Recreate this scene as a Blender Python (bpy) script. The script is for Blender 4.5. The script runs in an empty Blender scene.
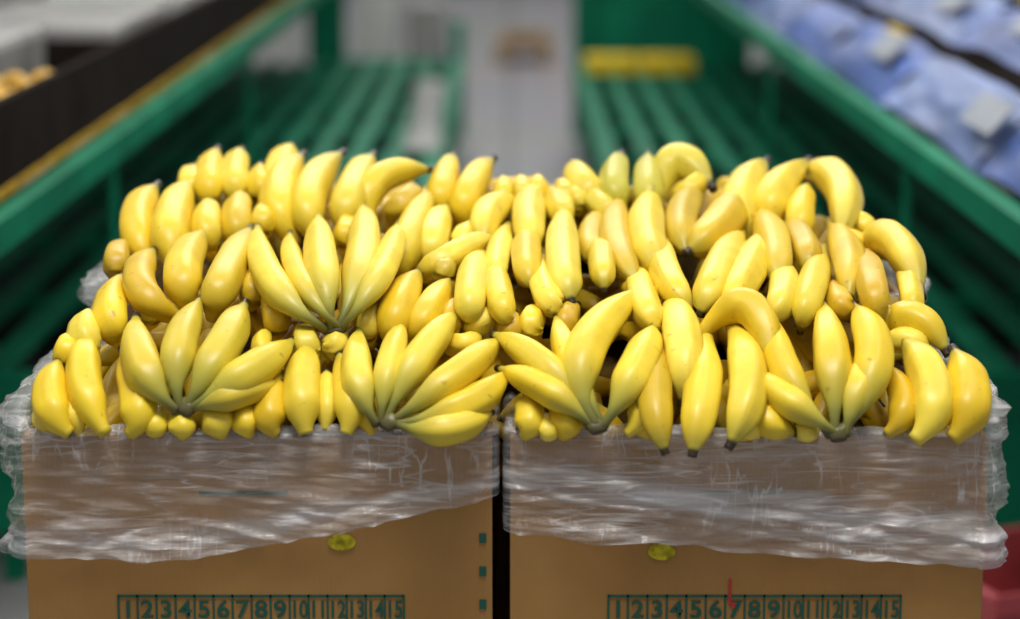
import bpy, bmesh, math, random
from mathutils import Vector, noise, Matrix
random.seed(7)
S=bpy.context.scene
try:
    S.view_settings.view_transform='Standard'
except Exception: pass

# ---------------- helpers ----------------
def new_mesh(name,verts,faces,mat=None,parent=None,smooth=False,mats=None,mi=None):
    me=bpy.data.meshes.new(name); me.from_pydata([tuple(v) for v in verts],[],faces)
    ob=bpy.data.objects.new(name,me); S.collection.objects.link(ob)
    if mats:
        for m in mats: me.materials.append(m)
        if mi: me.polygons.foreach_set('material_index',mi)
    elif mat: me.materials.append(mat)
    if smooth: me.polygons.foreach_set('use_smooth',[True]*len(me.polygons))
    me.update()
    if parent: ob.parent=parent
    return ob
def empty(name):
    e=bpy.data.objects.new(name,None); S.collection.objects.link(e); e.empty_display_size=.1; return e
class MB:
    """mesh accumulator"""
    def __init__(s): s.v=[]; s.f=[]; s.m=[]
    def box(s,x0,x1,y0,y1,z0,z1,m=0,mat=None):
        b=len(s.v)
        P=[(x0,y0,z0),(x1,y0,z0),(x1,y1,z0),(x0,y1,z0),(x0,y0,z1),(x1,y0,z1),(x1,y1,z1),(x0,y1,z1)]
        if mat: P=[tuple(mat@Vector(p)) for p in P]
        s.v+=P
        for f in [(0,3,2,1),(4,5,6,7),(0,1,5,4),(1,2,6,5),(2,3,7,6),(3,0,4,7)]:
            s.f.append(tuple(b+i for i in f)); s.m.append(m)
    def obj(s,name,mats,parent=None,bevel=0,smooth=False):
        ob=new_mesh(name,s.v,s.f,parent=parent,mats=mats,mi=s.m,smooth=smooth)
        if bevel:
            md=ob.modifiers.new('bev','BEVEL'); md.width=bevel; md.segments=2; md.limit_method='ANGLE'
        return ob
def nodes(name):
    m=bpy.data.materials.new(name); m.use_nodes=True
    nt=m.node_tree; return m,nt,nt.nodes['Principled BSDF'],nt.nodes['Material Output']
def simple(name,col,rough=.5,metal=0,var=.15,scale=12,bump=0,bscale=60,spec=.5,stretch=(1,1,1)):
    m,nt,b,o=nodes(name)
    tc=nt.nodes.new('ShaderNodeTexCoord'); n=nt.nodes.new('ShaderNodeTexNoise'); n.inputs['Scale'].default_value=scale; n.inputs['Detail'].default_value=4
    mp=nt.nodes.new('ShaderNodeMapping'); mp.inputs['Scale'].default_value=stretch
    nt.links.new(tc.outputs['Object'],mp.inputs['Vector']); nt.links.new(mp.outputs['Vector'],n.inputs['Vector'])
    r=nt.nodes.new('ShaderNodeValToRGB')
    r.color_ramp.elements[0].position=.3; r.color_ramp.elements[1].position=.7
    r.color_ramp.elements[0].color=tuple(c*(1-var) for c in col)+(1,)
    r.color_ramp.elements[1].color=tuple(min(1,c*(1+var)) for c in col)+(1,)
    nt.links.new(n.outputs['Fac'],r.inputs['Fac']); nt.links.new(r.outputs['Color'],b.inputs['Base Color'])
    b.inputs['Roughness'].default_value=rough; b.inputs['Metallic'].default_value=metal
    b.inputs['Specular IOR Level'].default_value=spec
    if bump:
        n2=nt.nodes.new('ShaderNodeTexNoise'); n2.inputs['Scale'].default_value=bscale; nt.links.new(mp.outputs['Vector'],n2.inputs['Vector'])
        bp=nt.nodes.new('ShaderNodeBump'); bp.inputs['Strength'].default_value=bump; bp.inputs['Distance'].default_value=.01
        nt.links.new(n2.outputs['Fac'],bp.inputs['Height']); nt.links.new(bp.outputs['Normal'],b.inputs['Normal'])
    return m

# ---------------- materials ----------------
def banana_mat():
    m,nt,b,o=nodes('banana_peel'); L=nt.links.new; N=nt.nodes.new
    def attr(n):
        a=N('ShaderNodeAttribute'); a.attribute_name=n; return a
    along=attr('along'); tint=attr('tint'); grn=attr('green'); rid=attr('ridge')
    r=N('ShaderNodeValToRGB'); L(tint.outputs['Fac'],r.inputs['Fac'])
    e=r.color_ramp.elements; e[0].position=0; e[0].color=(.62,.39,.012,1); e[1].position=1; e[1].color=(.90,.72,.085,1)
    x=e.new(.5); x.color=(.83,.59,.022,1)
    tc=N('ShaderNodeTexCoord'); n=N('ShaderNodeTexNoise'); n.inputs['Scale'].default_value=22; n.inputs['Detail'].default_value=5
    L(tc.outputs['Object'],n.inputs['Vector'])
    def mix(fac,A,B,blend='MIX'):
        q=N('ShaderNodeMix'); q.data_type='RGBA'; q.blend_type=blend
        for s,v in (('Factor',fac),('A',A),('B',B)):
            if hasattr(v,'links'): L(v,q.inputs[s])
            else: q.inputs[s].default_value=v
        return q.outputs['Result']
    def ramp(src,stops):
        q=N('ShaderNodeValToRGB'); L(src,q.inputs['Fac']); e=q.color_ramp.elements
        e[0].position=stops[0][0]; e[1].position=stops[-1][0]
        e[0].color=stops[0][1]; e[1].color=stops[-1][1]
        for p,c in stops[1:-1]:
            z=e.new(p); z.color=c
        return q.outputs['Color']
    g=lambda v:(v,v,v,1)
    c=mix(.7,r.outputs['Color'],ramp(n.outputs['Fac'],[(.35,(.82,.76,.55,1)),(.62,(1,1,1,1))]),'MULTIPLY')
    c=mix(grn.outputs['Fac'],c,(.40,.42,.06,1))
    # ridges slightly browner than the flats, as on real peel
    c=mix(ramp(rid.outputs['Fac'],[(.70,g(0)),(1,g(.35))]),c,(.55,.38,.03,1))
    c=mix(ramp(along.outputs['Fac'],[(.14,g(.95)),(.46,g(0))]),c,(.29,.30,.06,1))
    c=mix(ramp(along.outputs['Fac'],[(0,g(.97)),(.20,g(0))]),c,(.05,.038,.018,1))
    c=mix(ramp(along.outputs['Fac'],[(.86,g(0)),(.95,g(.65))]),c,(.36,.33,.05,1))
    c=mix(ramp(along.outputs['Fac'],[(.955,g(0)),(.972,g(1))]),c,(.030,.020,.011,1))
    n3=N('ShaderNodeTexNoise'); n3.inputs['Scale'].default_value=85; n3.inputs['Detail'].default_value=4; L(tc.outputs['Object'],n3.inputs['Vector'])
    c=mix(ramp(n3.outputs['Fac'],[(.67,g(0)),(.75,g(.55))]),c,(.27,.16,.03,1))
    L(c,b.inputs['Base Color'])
    b.inputs['Roughness'].default_value=.40; b.inputs['Specular IOR Level'].default_value=.45
    bp=N('ShaderNodeBump'); bp.inputs['Strength'].default_value=.35; bp.inputs['Distance'].default_value=.003; L(n.outputs['Fac'],bp.inputs['Height']); L(bp.outputs['Normal'],b.inputs['Normal'])
    return m
M_ban=banana_mat()
def card_mat():
    m,nt,b,o=nodes('cardboard'); L=nt.links.new; N=nt.nodes.new
    tc=N('ShaderNodeTexCoord'); n=N('ShaderNodeTexNoise'); n.inputs['Scale'].default_value=6; n.inputs['Detail'].default_value=6
    L(tc.outputs['Object'],n.inputs['Vector'])
    r=N('ShaderNodeValToRGB'); r.color_ramp.elements[0].position=.3; r.color_ramp.elements[0].color=(.32,.165,.050,1); r.color_ramp.elements[1].position=.75; r.color_ramp.elements[1].color=(.44,.24,.08,1)
    L(n.outputs['Fac'],r.inputs['Fac']); L(r.outputs['Color'],b.inputs['Base Color']); b.inputs['Roughness'].default_value=.8; b.inputs['Specular IOR Level'].default_value=.2
    w=N('ShaderNodeTexWave'); w.inputs['Scale'].default_value=60; L(tc.outputs['Object'],w.inputs['Vector'])
    bp=N('ShaderNodeBump'); bp.inputs['Strength'].default_value=.06; bp.inputs['Distance'].default_value=.002; L(w.outputs['Fac'],bp.inputs['Height']); L(bp.outputs['Normal'],b.inputs['Normal'])
    return m
M_card=card_mat()
def plastic_mat(name,col,rough=.26):
    m,nt,b,o=nodes(name); L=nt.links.new; N=nt.nodes.new
    tc=N('ShaderNodeTexCoord')
    def math_(op,a,b_,cl=False):
        q=N('ShaderNodeMath'); q.operation=op; q.use_clamp=cl
        for i,v in enumerate((a,b_)):
            if hasattr(v,'links'): L(v,q.inputs[i])
            else: q.inputs[i].default_value=v
        return q.outputs[0]
    def nz(scale,rot,det=5,dist=.5):
        mp=N('ShaderNodeMapping'); L(tc.outputs['Object'],mp.inputs['Vector']); mp.inputs['Scale'].default_value=scale; mp.inputs['Rotation'].default_value=(0,rot,0)
        n=N('ShaderNodeTexNoise'); n.inputs['Scale'].default_value=1; n.inputs['Detail'].default_value=det; n.inputs['Roughness'].default_value=.55; n.inputs['Distortion'].default_value=dist; L(mp.outputs['Vector'],n.inputs['Vector'])
        return n.outputs['Fac']
    def rng(src,lo,hi,a=0,b_=1):
        r=N('ShaderNodeMapRange'); r.inputs['From Min'].default_value=lo; r.inputs['From Max'].default_value=hi; r.inputs['To Min'].default_value=a; r.inputs['To Max'].default_value=b_; L(src,r.inputs['Value']); return r.outputs[0]
    def ridge(src,w):
        return rng(math_('ABSOLUTE',math_('SUBTRACT',src,.5),0),0,w,1,0)
    a1=nz((5,9,34),.30); a2=nz((6,9,60),-.70,2,.0); a3=nz((4,4,6),.1,3); a4=nz((44,9,8),.35,2,.0); a5=nz((5,8,44),.45,2,.0); a6=nz((4,8,36),.12,2,.0)
    mask=rng(nz((9,9,12),.5,2),.42,.62)
    mask2=rng(nz((7,7,10),-.5,2),.45,.62)
    cre=math_('MAXIMUM',math_('MULTIPLY',ridge(a2,.028),mask),math_('MULTIPLY',ridge(a4,.022),mask2))
    cre=math_('MAXIMUM',cre,math_('MULTIPLY',ridge(a5,.024),mask2))
    cre=math_('MAXIMUM',cre,math_('MULTIPLY',ridge(a6,.020),mask))
    s=math_('MAXIMUM',math_('MULTIPLY',rng(a1,.54,.76),.42),math_('MULTIPLY',cre,.36))  # milky film streaks; crease whitening also stands in for highlights
    s=math_('ADD',s,math_('MULTIPLY',rng(a3,.35,.70),.16)); s=math_('ADD',s,.10)
    at=N('ShaderNodeAttribute'); at.attribute_name='dens'
    s=math_('ADD',s,at.outputs['Fac'],True); s=math_('MINIMUM',s,.85)
    b.inputs['Base Color'].default_value=col+(1,); b.inputs['Roughness'].default_value=rough; b.inputs['Specular IOR Level'].default_value=.7
    hgt=math_('ADD',a1,math_('ADD',math_('MULTIPLY',a2,.8),math_('ADD',math_('MULTIPLY',a4,.6),math_('MULTIPLY',a5,.6))))
    bp=N('ShaderNodeBump'); bp.inputs['Strength'].default_value=.9; bp.inputs['Distance'].default_value=.012; L(hgt,bp.inputs['Height']); L(bp.outputs['Normal'],b.inputs['Normal'])
    t=N('ShaderNodeBsdfTransparent'); mx=N('ShaderNodeMixShader'); L(s,mx.inputs[0]); L(t.outputs[0],mx.inputs[1]); L(b.outputs[0],mx.inputs[2]); L(mx.outputs[0],o.inputs['Surface'])
    return m
M_liner=plastic_mat('clear_liner_film',(.78,.77,.78))
M_blue=simple('blue_film',(.075,.13,.36),.4,0,.45,9,.4,18,spec=.3,stretch=(1,.25,1))
M_bluelt=simple('pale_blue_film',(.14,.20,.40),.4,0,.45,9,.4,18,spec=.3,stretch=(1,.25,1))
M_green=simple('green_painted_steel',(.004,.185,.095),.5,0,.3,4,spec=.12)
M_greend=simple('deck_shade_green',(.001,.014,.009),.8,0,.3,4,spec=.05)  # near-black green, shade beneath the slats put into the colour
M_black=simple('dark_tray_board',(.018,.013,.011),.9,0,.3,6,spec=.04)
M_ochre=simple('ochre_edge_strip',(.42,.25,.02),.6,0,.4,20,spec=.1)
M_print=simple('green_box_print',(.008,.085,.055),.7,0,.1)
M_red=simple('red_print',(.45,.02,.02),.6,0,.1)
M_sticker=simple('lime_print',(.40,.33,.02),.7,0,.6,120,spec=.1)
M_wood=simple('pallet_wood',(.36,.24,.12),.8,0,.25,10)
M_grey=simple('grey_plastic',(.25,.25,.24),.4,0,.3,6)
M_white=simple('white_panel',(.46,.46,.44),.5,0,.15,2)
M_brown=simple('brown_carton',(.24,.15,.08),.8,0,.2,6)
M_fruit=simple('mango_skin',(.50,.28,.02),.5,0,.5,9)
M_yellow=simple('yellow_label',(.85,.58,.01),.5,0,.1)
M_tag=simple('price_tag_card',(.26,.29,.34),.4,0,.15,30)
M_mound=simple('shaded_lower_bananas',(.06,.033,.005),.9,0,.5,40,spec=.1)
M_pink=simple('red_crate_plastic',(.40,.06,.07),.5,0,.2)

# ---------------- camera ----------------
PITCH=math.radians(11.5); F=2266.7
CAM=Vector((0,-2.199,1.478))
cam=bpy.data.cameras.new('camera'); co=bpy.data.objects.new('camera',cam); S.collection.objects.link(co)
co.location=CAM; co.rotation_euler=(math.pi/2-PITCH,0,0); cam.lens=80; cam.sensor_width=36
cam.dof.use_dof=True; cam.dof.focus_distance=2.38; cam.dof.aperture_fstop=2.4; cam.clip_end=200
S.camera=co

# heap profile (y -> z of banana centre line), runs up over the front boxes and the rear boxes
PROF=[(-.6,.70),(-.03,.885),(0,.912),(.06,.956),(.16,1.003),(.30,1.018),(.42,1.03),(.53,1.06),(.65,1.09),(.80,1.095),(1.2,1.05),(3,.3)]
def prof(y):
    for (a,b),(c,d) in zip(PROF,PROF[1:]):
        if y<=c: return b+(d-b)*(y-a)/(c-a)
    return PROF[-1][1]
cp,sp=math.cos(PITCH),math.sin(PITCH)
def on_heap(u,v,lift=0):
    """heap-layout coordinate (survey measurements u,v) -> world point lying on the heap slope"""
    a=(u-510)/F; b=(309.5-v)/F
    D=Vector((a,cp+b*sp,-sp+b*cp))
    lo,hi=1.6,3.4
    for _ in range(40):
        t=(lo+hi)/2; P=CAM+D*t
        if P.z>prof(P.y)+lift: lo=t
        else: hi=t
    return CAM+D*lo

# ---------------- bananas ----------------
class Heap:
    def __init__(s): s.v=[];s.f=[];s.al=[];s.ti=[];s.gr=[];s.ri=[]
    def banana(s,P0,Pm,P2,rad,stem=True,tint=.5,green=0.,nrm=Vector((0,-.5,.85))):
        Pc=Pm*2-(P0+P2)*.5
        NR=28; NS=20; base=len(s.v); ph=random.random()*6; ra=random.uniform(.06,.09)
        fat=random.uniform(.86,.98); tq=random.uniform(.60,.72)
        sm=lambda a,b,x:(lambda q:q*q*(3-2*q))(max(0,min(1,(x-a)/(b-a))))
        for i in range(NR+1):
            t=i/NR
            t=t if t<.7 else .7+(1-max(0.0,1-(t-.7)/.3)**1.5)*.3
            c=P0*(1-t)**2+Pc*2*t*(1-t)+P2*t*t
            T=((Pc-P0)*(1-t)+(P2-Pc)*t); T.normalize()
            side=T.cross(nrm); side.normalize(); up=side.cross(T)
            if stem: r=.25+.08*(1-sm(0,.06,t))+.75*sm(.08,.46,t)
            else: r=.38+.62*sm(0.0,.38,t)
            r*=1-.05*sm(.5,tq,t)
            if t>tq:
                q=(t-tq)/(.95-tq)
                r*=(1-.75*q**2.0) if q<1 else .26
            body=sm(.2,.45,t)*(1-sm(.93,.97,t))
            for j in range(NS):
                a=2*math.pi*j/NS
                sn=abs(math.sin(2.5*a+ph))
                rr=rad*fat*r*(1+ra*body*(1-2*sn)*.9+.015*math.sin(3*a+ph*2))
                s.v.append(c+(side*math.cos(a)+up*math.sin(a))*rr)
                s.al.append(t if stem else .36+.64*t); s.ti.append(tint); s.gr.append(green)
                s.ri.append(body*max(0,1-sn))
        for i in range(NR):
            for j in range(NS):
                k=(j+1)%NS
                s.f.append((base+i*NS+j,base+i*NS+k,base+(i+1)*NS+k,base+(i+1)*NS+j))
        s.f.append(tuple(base+j for j in range(NS))[::-1]); s.f.append(tuple(base+NR*NS+j for j in range(NS)))
    def crown(s,C,dirn,w,green=0):
        base=len(s.v); NR=8;NS=12
        T=dirn.normalized(); side=T.cross(Vector((0,-.5,.85))); side.normalize(); up=side.cross(T)
        for i in range(NR+1):
            t=i/NR; q=math.sin(math.pi*(.18+.70*t))**.6
            for j in range(NS):
                a=2*math.pi*j/NS
                wob=1+.15*noise.noise(Vector((math.cos(a)*2,math.sin(a)*2,t*3+C.x*9)))
                s.v.append(C+T*(t-.30)*.018+(side*math.cos(a)*w+up*math.sin(a)*.006)*q*wob)
                s.al.append(.0+.07*t); s.ti.append(.5); s.gr.append(green); s.ri.append(0)
        for i in range(NR):
            for j in range(NS):
                k=(j+1)%NS; s.f.append((base+i*NS+j,base+i*NS+k,base+(i+1)*NS+k,base+(i+1)*NS+j))
        s.f.append(tuple(base+j for j in range(NS))[::-1]); s.f.append(tuple(base+NR*NS+j for j in range(NS)))
    def obj(s,name,parent):
        ob=new_mesh(name,s.v,s.f,mat=M_ban,parent=parent,smooth=True)
        for n,d in (('along',s.al),('tint',s.ti),('green',s.gr),('ridge',s.ri)):
            a=ob.data.attributes.new(n,'FLOAT','POINT'); a.data.foreach_set('value',d)
        return ob

# hands with a visible crown: (crown u,v, lift, tint, green, [(mid u,v, tip u,v, width)...])
HANDS=[
 (184,410,.030,.45,.34,[(144,370,136,316,44),(178,352,202,298,41),(216,358,246,302,41),(245,376,294,340,41),(232,396,282,382,32)]),
 (336,330,.024,.65,.10,[(272,282,258,224,39),(322,268,318,214,39),(362,262,362,204,39),(382,272,398,222,32),(300,280,290,232,28)]),
 (386,424,.024,.65,.14,[(358,380,360,328,37),(388,370,404,320,32),(418,360,458,312,38),(450,380,502,338,39),(462,408,508,370,41),(445,430,492,412,35)]),
 (598,428,.028,.65,.06,[(546,368,492,334,38),(550,392,497,368,36),(584,355,648,286,47),(634,375,654,324,39),(572,365,556,316,34)]),
 (838,436,.028,.65,.08,[(786,372,776,318,38),(832,362,822,302,41),(874,364,852,304,41),(790,402,752,372,36),(860,385,886,336,34)]),
]
# free-lying fingers: stem u,v, mid u,v, tip u,v, width, lift, green
FREE=[
 # left front
 (70,434,50,402,60,358,38,.012,0),(106,434,84,384,90,334,40,.014,0),(130,434,138,402,122,348,38,.010,0),(48,430,42,416,48,396,22,0,0),
 (80,432,76,410,80,375,30,.0,0),(150,432,156,424,160,402,28,0,0),(182,436,182,426,176,410,30,0,.1),(222,434,218,422,216,402,36,0,0),(250,434,246,420,252,395,30,0,0),
 (276,434,270,410,286,372,35,.006,0),(306,434,302,392,308,344,40,.014,0),(346,434,350,395,338,352,38,.012,0),(325,430,327,400,326,370,26,.0,0),(372,434,366,412,362,390,26,0,0),
 (122,345,110,314,124,274,38,.006,0),(95,360,84,338,92,310,36,.004,0),(70,370,66,352,76,335,28,0,0),(145,330,150,310,142,290,28,0,0),
 # left second tier
 (188,322,140,288,156,248,38,.012,.10),(196,312,182,272,206,230,40,.016,.08),(212,316,224,278,252,226,40,.018,.2),(250,310,254,288,262,262,28,.002,0),
 (128,282,116,262,126,240,30,0,0),(275,340,276,315,268,292,30,.004,0),(308,362,306,345,302,325,30,.004,.2),(330,355,335,345,338,330,26,0,0),(280,372,262,350,270,330,24,0,0),
 (372,345,370,318,386,282,30,.004,0),(392,350,398,308,420,270,38,.012,0),(408,350,428,312,450,278,34,.010,0),(455,340,450,320,462,300,26,0,0),
 (358,292,352,305,360,322,24,0,0),
 (466,338,480,322,494,316,28,0,0),(482,244,472,285,470,326,36,.010,.1),(494,258,498,292,510,330,34,.010,.05),(440,342,462,345,480,335,26,0,0),
 # left third tier
 (156,270,136,225,158,184,40,.010,0),(178,270,170,224,192,180,42,.014,0),(212,256,206,228,212,200,34,.008,0),(242,252,236,222,244,192,34,.006,0),(262,240,262,222,270,205,28,.004,0),
 (198,200,190,186,194,166,28,0,0),(216,210,208,180,218,148,33,.004,0),(242,206,234,178,242,149,33,.004,0),(262,204,260,186,260,164,28,.002,.1),(275,204,280,172,292,146,38,.004,0),
 (296,244,278,196,304,154,41,.012,0),(322,244,308,196,344,152,42,.014,.1),(344,236,350,196,374,154,38,.012,.1),(372,230,376,182,434,170,36,.016,.1),(390,222,402,205,420,188,30,.012,.05),
 (402,280,408,238,434,188,40,.008,.1),(436,270,432,240,448,204,35,.004,0),(414,282,448,258,498,234,31,.012,.2),(440,218,442,188,454,154,34,.004,0),(466,230,468,192,494,158,36,.006,.05),
 (440,285,444,270,452,250,26,.006,.3),(500,210,503,194,505,176,24,0,.1),(520,205,522,192,520,175,22,0,.1),(538,205,538,190,536,176,22,0,.1),(460,255,463,240,472,224,26,0,0),(350,250,345,235,352,215,28,0,0),
 (392,282,378,262,384,242,30,-.002,0),
 # centre, tips pointing down and forward
 (520,200,488,214,486,248,36,.014,0),(538,184,528,216,536,252,38,.016,.1),(552,190,560,208,566,226,30,.008,.1),(566,202,562,256,572,304,39,.018,.05),(530,222,526,258,532,290,35,.014,.1),(510,220,498,256,498,286,28,.010,.1),
 (544,252,544,288,562,316,31,.006,0),(606,206,590,238,600,266,30,.010,.1),(622,194,616,240,640,286,38,.016,.1),(656,186,646,232,664,276,40,.018,.1),(600,240,602,260,604,292,30,.018,.25),
 (588,192,600,205,618,220,30,.006,.4),(600,212,584,188,572,162,40,.004,.1),(624,216,614,186,622,153,33,.010,.75),(650,216,648,186,648,153,33,.010,.65),(656,208,676,162,714,190,38,.012,.3),(670,200,690,190,706,172,28,.0,.2),
 (470,230,482,224,492,206,26,.0,.1),(560,208,566,196,560,180,26,0,.1),(580,215,578,200,572,183,26,0,.1),
 (704,182,682,216,688,256,35,.010,.15),(740,188,722,224,686,254,42,.014,.1),(660,230,666,272,694,312,34,.010,.1),(742,228,720,270,700,316,42,.014,.1),(770,226,748,272,722,318,38,.012,.1),
 (638,258,643,300,662,334,34,.004,0),(620,282,640,292,660,296,26,0,0),(756,208,774,244,776,286,38,.016,.15),(782,222,804,244,806,274,33,.012,.2),(778,260,784,292,766,326,35,.006,.1),
 (824,248,812,288,800,332,36,.010,.15),(830,222,848,258,848,302,35,.014,.1),(830,280,838,300,850,316,28,.002,.1),(858,256,892,240,922,298,38,.016,.05),(864,250,872,282,880,322,35,.018,.1),(900,256,910,288,912,320,28,.006,.1),
 (856,300,860,285,855,268,24,0,0),
 # right top
 (752,248,740,200,768,160,40,.010,.1),(776,234,774,196,810,160,40,.012,.1),(794,172,840,184,838,244,38,.014,0),(806,248,800,215,808,184,33,.006,.1),(732,226,732,206,738,186,26,0,.05),(836,244,858,224,874,242,26,.002,.1),(838,236,852,240,866,252,26,0,.1),
 (860,232,880,246,895,258,24,-.004,.1),
 # right middle
 (870,342,912,318,948,356,35,.008,0),(866,330,886,318,900,322,28,0,0),(880,352,905,340,930,356,28,0,0),(575,340,566,322,578,304,28,0,0),(540,345,530,325,545,308,30,0,0),(520,350,510,330,515,312,28,0,0),
 (650,335,655,322,664,312,26,0,0),
 # right front
 (668,292,682,340,682,406,41,.018,0),(662,328,654,392,666,455,40,.026,.05),(706,334,702,394,692,457,40,.028,.08),(730,322,748,380,728,449,46,.030,.05),(698,338,750,308,774,380,42,.032,0),
 (770,396,764,418,798,434,34,.010,0),(744,434,748,426,760,404,34,.002,0),(626,434,642,408,624,378,34,.010,0),(524,436,530,420,526,394,34,.0,0),(562,436,566,422,558,402,34,.002,0),(544,436,548,430,545,414,26,0,0),
 (886,434,904,404,882,362,35,.006,0),(914,441,934,392,900,336,48,.018,0),(952,439,970,398,952,348,46,.014,0),(930,434,938,418,942,400,26,-.002,0),(800,436,806,430,802,416,28,0,0),(650,436,645,425,648,405,24,0,0),(745,410,752,395,748,375,28,0,0),
]
pile=empty('banana_pile')
H=Heap()
UPN=Vector((0,-.45,.88))
for (cu,cv,lf,ti,gr,fs) in HANDS:
    C=on_heap(cu,cv,lf-.004); mean=Vector((0,0,0))
    n=len(fs)
    for i,(mu,mv,tu,tv,w) in enumerate(fs):
        du=(i-(n-1)/2)*3.6
        P0=on_heap(cu+du,cv,lf-.006); Pm=on_heap(mu,mv,lf+.012+.003*(i%2)); P2=on_heap(tu,tv,lf-.016)
        rad=w*.5*(Pm-CAM).length/F*1.0
        H.banana(P0,Pm,P2,rad,True,max(0,min(1,ti+random.uniform(-.25,.2))),gr+random.uniform(-.05,.1),UPN)
        mean+=(Pm-P0).normalized()
    H.crown(C,mean,.011,.3)
for q in FREE:
    a,b,c,d,e,f,w,lf,gr=q
    P0=on_heap(a,b,lf-(.032 if b<425 else .002)); Pm=on_heap(c,d,lf+.007); P2=on_heap(e,f,lf-.008)
    rad=w*.5*(Pm-CAM).length/F*1.0
    H.banana(P0,Pm,P2,rad,False,max(0,min(1,random.gauss(.55,.28))),max(0,gr+random.uniform(-.06,.14)),UPN)
H.obj('hand_layer',pile)
# lower layer filling the boxes
U=Heap()
for i in range(260):
    y=random.uniform(.04,.80); hw=.45 if y<.4 else .40
    x=random.uniform(-hw,hw)
    a=random.gauss(0,.6)+(math.pi if random.random()<.5 else 0); l=.075
    d=Vector((math.sin(a),math.cos(a),0))
    edge=max(0,abs(x)-.33)*.35
    def sp_(p,o): return Vector((max(-.455,min(.455,p.x)),max(.045,min(.82,p.y)),prof(max(.045,p.y))-.050+o-edge-(.0 if y<.7 else (y-.7)*.4)))
    c=Vector((x,y,0)); o=random.uniform(-.014,.006)
    U.banana(sp_(c-d*l,o-.010),sp_(c,o+.006),sp_(c+d*l,o-.008),random.uniform(.015,.018),False,random.uniform(.0,.4),random.uniform(0,.1),Vector((0,0,1)) if abs(d.z)<.9 else UPN)
U.obj('lower_layer',pile)
# core sheet under the fingers, shade of the gaps put in its dark colour
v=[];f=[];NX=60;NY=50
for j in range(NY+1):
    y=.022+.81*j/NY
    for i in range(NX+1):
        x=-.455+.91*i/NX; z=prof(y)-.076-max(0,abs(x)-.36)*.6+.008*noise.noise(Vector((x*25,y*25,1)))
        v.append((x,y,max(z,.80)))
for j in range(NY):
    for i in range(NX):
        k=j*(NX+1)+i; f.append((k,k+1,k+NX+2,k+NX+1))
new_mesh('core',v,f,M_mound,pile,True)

# ---------------- boxes ----------------
def text_mesh(body,size,mat,loc,parent,sx=1):
    cu=bpy.data.curves.new('t','FONT'); cu.body=body; cu.size=size; cu.align_x='CENTER'; cu.offset=.0005
    tmp=bpy.data.objects.new('t',cu); S.collection.objects.link(tmp)
    bpy.context.view_layer.update()
    me=bpy.data.meshes.new_from_object(tmp.evaluated_get(bpy.context.evaluated_depsgraph_get()))
    bpy.data.objects.remove(tmp)
    ob=bpy.data.objects.new('printed_digit',me); S.collection.objects.link(ob); me.materials.clear(); me.materials.append(mat)
    ob.rotation_euler=(math.pi/2,0,0); ob.location=loc; ob.scale=(sx,1,1); ob.parent=parent
    return ob
def carton(x0,x1,y0,y1,zb,zt,open_top=True,prints=None,red=False):
    e=empty('banana_box'); w=.006; m=MB()
    m.box(x0,x1,y0,y1,zb,zb+w)
    m.box(x0,x1,y0,y0+w,zb+w,zt); m.box(x0,x1,y1-w,y1,zb+w,zt)
    m.box(x0,x0+w,y0+w,y1-w,zb+w,zt); m.box(x1-w,x1,y0+w,y1-w,zb+w,zt)
    if not open_top:
        m.box(x0+w,x1-w,y0+w,y1-w,zt-w,zt-.0005)
        m.box(x0-.003,x1+.003,y0-.003,y0,zt-.11,zt-.002)
    m.obj('carton_walls',[M_card],e,bevel=.0015)
    yf=y0-.0012 if open_top else y0-.0042
    zc=zb+.070
    if prints:
        p=MB(); a,b=prints; n=15; cw=(b-a)/n
        p.box(a,b,yf,yf+.001,zc+.0125,zc+.0150); p.box(a,b,yf,yf+.001,zc-.0150,zc-.0130)
        for i in range(n+1): p.box(a+i*cw-.0010,a+i*cw+.0010,yf,yf+.001,zc-.0150,zc+.0150)
        for i in range(n): text_mesh(str(i+1),.026,M_print,(a+(i+.5)*cw,yf-.0002,zc-.0092),e,1.05 if i<9 else .70)
        p.box(a-.006,b+.006,yf,yf+.001,zc-.026,zc-.022)
        xm=(a+b)/2
        p.box(xm-.06,xm+.03,yf,yf+.001,zb+.191,zb+.194)
        if x0<-.1:
            for zz in (.03,.07,.105,.14): p.box(x1-.013,x1-.006,yf,yf+.001,zb+zz,zb+zz+.010)
        p.obj('printed_scale',[M_print],e)
        lx=xm+.083 if x0<-.1 else xm-.095
        zo=zb+(.141 if x0<-.1 else .131)
        vv=[(lx,yf-.0004,zo)]+[(lx+.014*math.cos(t*math.pi/12),yf-.0004,zo+.009*math.sin(t*math.pi/12)) for t in range(24)]
        new_mesh('oval_logo',vv,[(0,1+i,1+(i+1)%24) for i in range(24)],M_sticker,e)
    if red:
        mm=MB(); mm.box(.222,.2245,-.0016,-.0006,.725,.752); mm.box(.2245,.229,-.0016,-.0006,.722,.727)
        mm.obj('red_mark',[M_red],e)
    return e
ZR=.90; BH=.25
L0,L1,R0,R1=-.490,-.018,0.000,.480
for (a,b,pr,rd) in [(L0,L1,(-.398,-.108),False),(R0,R1,(.100,.397),True)]:
    carton(a,b,0,.40,ZR-BH,ZR,True,pr,rd)
    for k in (1,2): carton(a,b,0,.40,ZR-BH*(k+1),ZR-BH*k-.001,False,None)
rear=[(-.484,.012),(.030,.474)]
ZR2=.95
for (a,b) in rear:
    carton(a,b,.425,.85,ZR2-BH,ZR2,True,None)
    for k in (1,2): carton(a,b,.425,.85,ZR2-BH*(k+1),ZR2-BH*k-.001,False,None)
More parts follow.
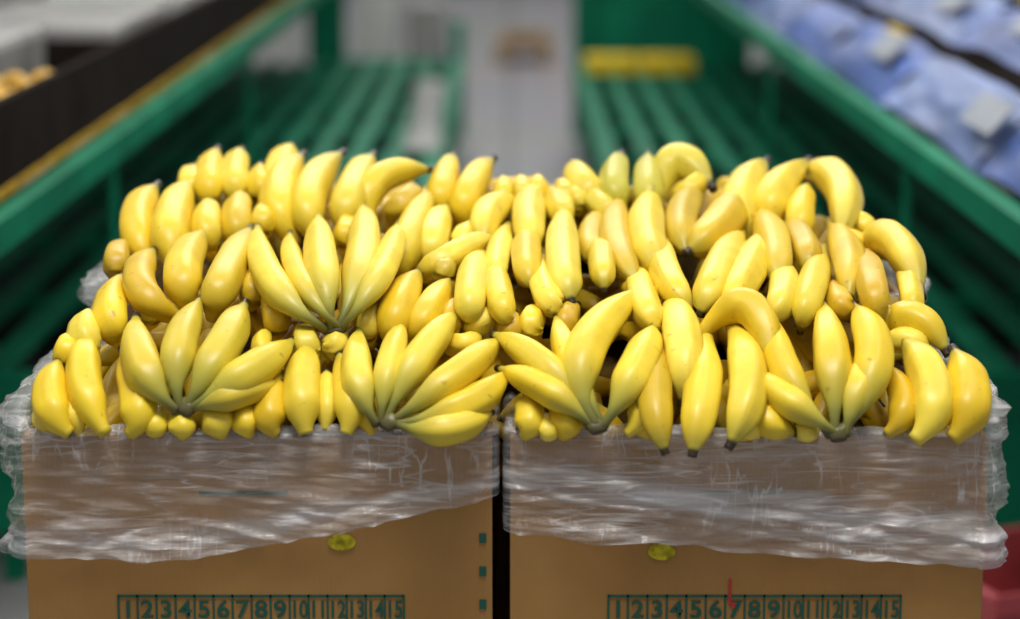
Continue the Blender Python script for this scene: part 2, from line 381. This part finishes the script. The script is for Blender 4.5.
def pallet(x0,x1,y0,y1,h):
    m=MB(); n=6; 
    for i in range(n):
        w=(y1-y0)/n; m.box(x0,x1,y0+i*w+.01,y0+(i+1)*w-.01,h-.02,h)
        m.box(x0,x1,y0+i*w+.01,y0+(i+1)*w-.01,0,.018) if i in (0,3,5) else None
    for x in (x0,(x0+x1)/2-.05,x1-.1): m.box(x,x+.1,y0+.01,y1-.01,.018,h-.02)
    return m.obj('wooden_pallet',[M_wood],None,bevel=.003)
pallet(-.52,.51,.0,.41,ZR-3*BH-.001); pallet(-.52,.51,.42,.87,ZR2-3*BH-.001)

# liners ------------------------------------------------------------
def liner(x0,x1,y0,y1,zr,hem,seed,fl=(.012,.012),band=lambda t:(.8,.1,.3)):
    cx,cy=(x0+x1)/2,(y0+y1)/2; per=[]
    def seg(ax,ay,bx,by,nx,ny,n,tag):
        for i in range(n):
            t=i/n; per.append((ax+(bx-ax)*t,ay+(by-ay)*t,nx,ny,tag))
    c=.008
    def corner(px,py,a0):
        for i in range(8):
            a=a0+math.pi/2*i/8; per.append((px+c*math.cos(a),py+c*math.sin(a),math.cos(a),math.sin(a),'c'))
    seg(x0+c,y0,x1-c,y0,0,-1,220,'f'); corner(x1-c,y0+c,-math.pi/2)
    seg(x1,y0+c,x1,y1-c,1,0,90,'r'); corner(x1-c,y1-c,0)
    seg(x1-c,y1,x0+c,y1,0,1,90,'b'); corner(x0+c,y1-c,math.pi/2)
    seg(x0,y1-c,x0,y0+c,-1,0,90,'l'); corner(x0+c,y0+c,math.pi)
    V=[];D=[];K=50; n=len(per)
    for i,(x,y,nx,ny,tag) in enumerate(per):
        tx=max(0,min(1,(x-x0)/(x1-x0))); L=hem(tx) if y<y0+.02 else hem(0 if x<cx else 1)*(1.0 if y<cy else .9)
        p3=Vector((x*9,y*9,seed))
        L+=.006*noise.noise(p3*1.3)+.0025*noise.noise(p3*5)
        flare=fl[0] if x<cx else fl[1]; tight=flare<.005
        side=(1 if tag in 'lr' else (.5 if tag=='c' else 0))*(0.15 if tight else 1)
        bq,bw,bs=band(tx)
        for k in range(K+1):
            if k<6:
                q=k/6; z=zr-.045*(1-q)+.004+q*.02*side; off=-.010-.003*noise.noise(Vector((x*20,y*20,q*3+seed)))
            elif k<10:
                q=(k-6)/4; z=zr+.006+.006*math.sin(math.pi*q)+.022*side+.020*side*noise.noise(Vector((x*14,y*14,seed+3)))+.007*noise.noise(Vector((x*22,y*14,seed+5)))
                off=-.009+.018*q
            else:
                q=(k-10)/(K-10); z=zr+.006*(1-q)-L*q+.022*side*(1-q)**2
                amp=.003+.006*q+.006*side*(1-q*.3)
                nn=noise.noise(Vector((x*11+z*26,y*13,z*10+seed)))+.6*noise.noise(Vector((x*26-z*50,y*24,z*20+seed)))+.45*(1-2*abs(noise.noise(Vector((x*16+z*80,y*20,seed+4)))))
                off=.0078+(flare*side*(1-.5*q))+max(-.0058,amp*nn)+(.003*(q-.85)/.15 if q>.85 else 0)
                if tight and tag!='f': off=min(off,.0075)
            V.append((x+nx*off,y+ny*off,z+.002*noise.noise(Vector((x*30,y*30,k*.2+seed)))))
            if k<10: dn=.15
            else:
                bb=bq+.05*noise.noise(Vector((x*5,y*3,seed+9)))
                dn=bs*math.exp(-((q-bb)/bw)**2)+ (.15 if q>.96 else 0)
                dn*=.75+.8*noise.noise(Vector((x*9+q*2,y*9,q*9+seed)))
                dn+=.12*math.exp(-(q/.06)**2)
            D.append(dn)
    Fc=[]
    for i in range(n):
        j=(i+1)%n
        for k in range(K): Fc.append((i*(K+1)+k,i*(K+1)+k+1,j*(K+1)+k+1,j*(K+1)+k))
    ob=new_mesh('plastic_box_liner',V,Fc,M_liner,None,True)
    a=ob.data.attributes.new('dens','FLOAT','POINT'); a.data.foreach_set('value',D)
    return ob
def hemL(t): return .126-.002*t if t<.35 else .1253-.066*((t-.35)/.65)**1.2
def hemR(t): return .098+.038*t
liner(L0,L1,0,.40,ZR,hemL,1.3,(.014,.001),lambda t:(.88-.12*t,.10,.42))
liner(R0,R1,0,.40,ZR,hemR,5.7,(.001,.014),lambda t:(.48+.36*t,.12+.05*t,.60))
liner(rear[0][0],rear[0][1],.425,.85,ZR2,lambda t:.07,9.1,(.012,.001))
liner(rear[1][0],rear[1][1],.425,.85,ZR2,lambda t:.07,12.4,(.001,.012))

# ---------------- display racks ----------------
def rack(s):
    e=empty('produce_display_rack'); a0=.225 if s<0 else .305
    def bx(m,xa,xb,*r):
        xa,xb=sorted((xa*s,xb*s)); m.box(xa,xb,*r)
    Y0,Y1=2.2,9.0; m=MB()
    x=a0+.01
    while x<1.72:
        bx(m,x,x+.060,Y0+.05,Y1,.43,.45); x+=.130
    for i in range(9):
        y=Y0+.06+i*(Y1-Y0-.1)/8; bx(m,a0,1.78,y,y+.04,.395,.43)
    bx(m,a0-.005,a0+.012,Y0,Y1,.37,.47); bx(m,a0-.005,1.80,Y0,Y0+.05,.36,.45)
    m.obj('slatted_deck',[M_green],e,bevel=.004)
    b=MB(); bx(b,a0+.03,1.8,Y0+.01,Y0+.03,.12,.36)
    for y in (Y0+.06,5.5,Y1-.1):
        for xx in (a0+.04,1.0,1.74): bx(b,xx,xx+.04,y,y+.04,0,.39)
    bx(b,a0+.03,a0+.05,Y0+.03,Y1,.13,.36)
    b.obj('base_frame',[M_green],e)
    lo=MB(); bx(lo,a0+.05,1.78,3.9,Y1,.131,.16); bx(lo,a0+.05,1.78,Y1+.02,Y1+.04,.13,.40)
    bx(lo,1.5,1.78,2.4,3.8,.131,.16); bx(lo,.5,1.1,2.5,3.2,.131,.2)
    lo.obj('deck_shade_panel',[M_greend],e)  # added dark panels, their colour stands in for shade under the deck
    u=MB(); bx(u,.768,.803,.55,10.5,.872,.928); bx(u,.768,1.75,.55,.60,.872,.928)
    for y in (.56,2.22,4.6,7.2): 
        bx(u,.775,.790,y,y+.015,.0 if y<2 else .45,.872); bx(u,1.70,1.72,y,y+.02,0,.925)
    for y in (1.4,3,4.6,6.2,7.8,9.2): bx(u,.8,1.74,y,y+.03,.88,.92)
    bx(u,1.70,1.74,.55,10.5,.872,.928)
    u.obj('upper_rail',[M_green],e,bevel=.003)
    return e
rack(-1); rack(1)

# left: dark sloping tray boards with fruit
t=empty('produce_tray'); m=MB()
m.box(-.835,-.815,.70,9.5,.943,1.078,0); m.box(-.84,-.808,.70,9.5,.930,.943,1); m.box(-1.7,-.835,.70,9.5,.930,.95,0)
m.box(-1.7,-1.68,.7,9.5,.95,1.2,0)
for y in (.70,2.9,5.1,7.3,9.48): m.box(-1.68,-.835,y,y+.02,.95,1.055,0)
m.obj('tray_boards',[M_black,M_ochre],t)
def ico(name,r,mat,parent,pts,sc=(1,1,1)):
    bm=bmesh.new()
    for p in pts:
        rot=Matrix.Rotation(random.uniform(0,3),4,'Z')@Matrix.Rotation(random.uniform(-.5,.5),4,'X')
        bmesh.ops.create_icosphere(bm,subdivisions=2,radius=r,matrix=Matrix.Translation(p)@rot@Matrix.Diagonal((sc[0],sc[1],sc[2],1)))
    me=bpy.data.meshes.new(name); bm.to_mesh(me); bm.free(); me.materials.append(mat)
    me.polygons.foreach_set('use_smooth',[True]*len(me.polygons))
    ob=bpy.data.objects.new(name,me); S.collection.objects.link(ob); ob.parent=parent; return ob
pts=[Vector((random.uniform(-.95,-.87),random.uniform(1.2,2.1),random.uniform(1.0,1.058))) for _ in range(90)]
ico('mangoes',.024,M_fruit,t,pts,(.9,1.25,.85))
cr=MB()
cr.box(-1.66,-1.02,.8,2.8,.951,1.10,0)
for i in range(6):
    y=2.4+i*1.1
    cr.box(-1.3,-.90,y+.6,y+1.4,.951,1.085,i%2); cr.box(-1.66,-1.34,y+.1,y+1.0,.951,1.22,(i+1)%2)
cr.obj('grey_crates',[M_grey,M_white],t,bevel=.02)

# right: trays wrapped in blue film
t2=empty('film_wrapped_crates'); 
def film(name,x0,x1,z0,z1,y0,y1,mat,seed):
    v=[];f=[];NX,NY=14,34
    for j in range(NY+1):
        y=y0+(y1-y0)*j/NY
        for i in range(NX+1):
            q=i/NX; x=x0+(x1-x0)*q; z=z0+(z1-z0)*q+.015*math.sin(math.pi*q)
            n=noise.noise(Vector((x*18,y*2.5,seed)))*.014+noise.noise(Vector((x*40,y*6,seed)))*.006
            ed=min(1,6*min(j,NY-j)/NY+.05)
            v.append((x-n*.6,y,z+n-(1-ed)*.012))
    for j in range(NY):
        for i in range(NX):
            k=j*(NX+1)+i; f.append((k,k+1,k+NX+2,k+NX+1))
    return new_mesh(name,v,f,mat,t2,True)
for i in range(8):
    y=.75+i*1.0
    film('blue_film_low',.812,.93,.935,1.045,y,y+.99,M_bluelt if i%3==1 else M_blue,i*3.1)
    film('blue_film_mid',.99,1.14,1.06,1.14,y+.2,y+1.18,M_blue if i%2 else M_bluelt,i*5.3+1)
    film('blue_film_high',1.18,1.42,1.16,1.25,y-.1,y+.85,M_bluelt,i*2.3+2)
cb=MB(); cb.box(.83,1.70,.72,9.4,.929,.94); cb.box(.93,.97,.75,9.3,.94,1.02); cb.box(.97,1.15,.75,9.3,.94,1.04); cb.box(1.15,1.45,.75,9.3,.94,1.14)
cb.obj('black_crates',[M_black],t2,bevel=.004)
yb=MB()
for y in (2.6,4.4,5.9): yb.box(1.15,1.175,y,y+.35,1.14,1.165)
for y in (3.3,5.0): yb.box(.945,.965,y,y+.25,1.02,1.04)
yb.obj('yellow_strips',[M_yellow],t2)
bc=MB()
for y in (2.5,3.6,4.7,5.8): bc.box(1.46,1.72,y,y+.8,.942,1.34)
bc.obj('brown_cartons',[M_brown],t2,bevel=.005)
tg=MB()
for (y,x,z) in ((1.80,.845,1.018),(2.35,1.05,1.135),(3.0,.865,1.035),(3.2,1.05,1.135),(1.75,1.05,1.135)):
    R=Matrix.Translation((x,y,z))@Matrix.Rotation(math.radians(42),4,'Y')
    tg.box(-.004,.0,-.13,.13,-.034,.034,0,R)
tg.obj('price_tags',[M_tag],t2)

# ---------------- far aisle ----------------
fl=new_mesh('floor',[(-12,-5,0),(12,-5,0),(12,26,0),(-12,26,0)],[(0,1,2,3)],None)
mfl,nt,b,o=nodes('polished_concrete'); tc=nt.nodes.new('ShaderNodeTexCoord'); n=nt.nodes.new('ShaderNodeTexNoise'); n.inputs['Scale'].default_value=1.2; n.inputs['Detail'].default_value=6
nt.links.new(tc.outputs['Object'],n.inputs['Vector']); br=nt.nodes.new('ShaderNodeTexBrick'); br.offset=0; br.inputs['Scale'].default_value=1.0; br.inputs['Brick Width'].default_value=1.2; br.inputs['Row Height'].default_value=1.2; br.inputs['Mortar Size'].default_value=.02
br.inputs['Color1'].default_value=(.32,.32,.34,1); br.inputs['Color2'].default_value=(.27,.27,.29,1); br.inputs['Mortar'].default_value=(.15,.15,.16,1)
nt.links.new(tc.outputs['Object'],br.inputs['Vector']); mx=nt.nodes.new('ShaderNodeMix'); mx.data_type='RGBA'; mx.blend_type='OVERLAY'; mx.inputs['Factor'].default_value=.3
nt.links.new(br.outputs['Color'],mx.inputs['A']); nt.links.new(n.outputs['Color'],mx.inputs['B']); nt.links.new(mx.outputs['Result'],b.inputs['Base Color']); b.inputs['Roughness'].default_value=.35
fl.data.materials.append(mfl)
m=MB(); m.box(-12,12,26,26.2,0,5); m.obj('wall_back',[M_white])
g=empty('green_end_partition'); m=MB()
m.box(.33,.42,9.6,9.75,0,1.6); m.box(.42,1.15,9.68,9.72,.0,1.5); m.box(1.15,1.25,9.6,9.75,0,1.6)
m.obj('partition_frame',[M_green],g)
m=MB(); m.box(.35,.59,8.35,8.6,.451,.52); m.box(.61,.86,8.35,8.6,.451,.52); m.obj('yellow_carton',[M_yellow],None,bevel=.005)
g2=empty('green_end_partition'); m=MB()
m.box(-1.05,-.86,9.6,9.75,0,1.6); m.box(-.30,-.24,9.6,9.75,0,.6); m.box(-1.05,-.24,9.62,9.68,.30,.40); m.obj('partition_frame',[M_green],g2)
m=MB()
for (x0,x1,y,z0,z1,mi) in ((-.85,-.62,10.4,0,.75,0),(-.58,-.36,10.6,0,.62,1),(-1.9,-1.2,10.8,0,1.0,0)): m.box(x0,x1,y,y+.4,z0,z1,mi)
m.obj('stacked_white_crates',[M_white,M_grey],None,bevel=.02)
m=MB(); m.box(-.10,.30,13.6,14.3,.10,.16,0); m.box(-.04,.25,13.65,14.2,.16,.20,1); m.box(-.10,-.02,13.6,14.3,0,.1,0); m.box(.22,.30,13.6,14.3,0,.1,0)
m.obj('loaded_pallet',[M_wood,M_brown],None)
v=[];f=[];n1=20
for j in range(n1+1):
    for i in range(n1+1):
        x=-.37+.13*i/n1+.05*(1-j/n1); y=5.6+2.4*j/n1; v.append((x-.05,y,.457+.05*math.sin(math.pi*i/n1)*math.sin(math.pi*j/n1)*(1+.6*noise.noise(Vector((x*20,y*4,2))))))
for j in range(n1):
    for i in range(n1):
        k=j*(n1+1)+i; f.append((k,k+1,k+n1+2,k+n1+1))
new_mesh('folded_plastic_bag',v,f,M_grey,None,True)
m=MB(); R=Matrix.Translation((.80,1.35,0))@Matrix.Rotation(.35,4,'Z')
m.box(0,.35,0,.35,.001,.02,0,R); m.box(0,.35,0,.02,.02,.27,0,R); m.box(0,.35,.33,.35,.02,.27,0,R); m.box(0,.02,.02,.33,.02,.27,0,R); m.box(.33,.35,.02,.33,.02,.27,0,R); m.box(-.01,.36,-.01,.0,.24,.28,0,R)
m.obj('red_crate',[M_pink],None,bevel=.004)

# ---------------- light ----------------
w=bpy.data.worlds.new('store_ambient'); S.world=w; w.use_nodes=True
w.node_tree.nodes['Background'].inputs[0].default_value=(.97,.985,1,1); w.node_tree.nodes['Background'].inputs[1].default_value=.32
def area(x,y,z,sx,sy,e,rx=0):
    l=bpy.data.lights.new('ceiling_or_fill_light','AREA'); l.shape='RECTANGLE'; l.size=sx; l.size_y=sy; l.energy=e; l.color=(1,.975,.93)
    ob=bpy.data.objects.new('ceiling_or_fill_light',l); S.collection.objects.link(ob); ob.location=(x,y,z); ob.rotation_euler=(rx,0,0); return ob
area(0,-.6,3.4,1.3,.7,74,math.radians(-8))
area(-1.6,.8,3.6,.5,3,24); area(1.6,.8,3.6,.5,3,24)
area(0,2.8,3.4,1.6,1.0,45)  # added fill, lifts the dim deck and rims the rear heap
for y in (5,9,14,19): area(0,y,4.2,4,.8,85)
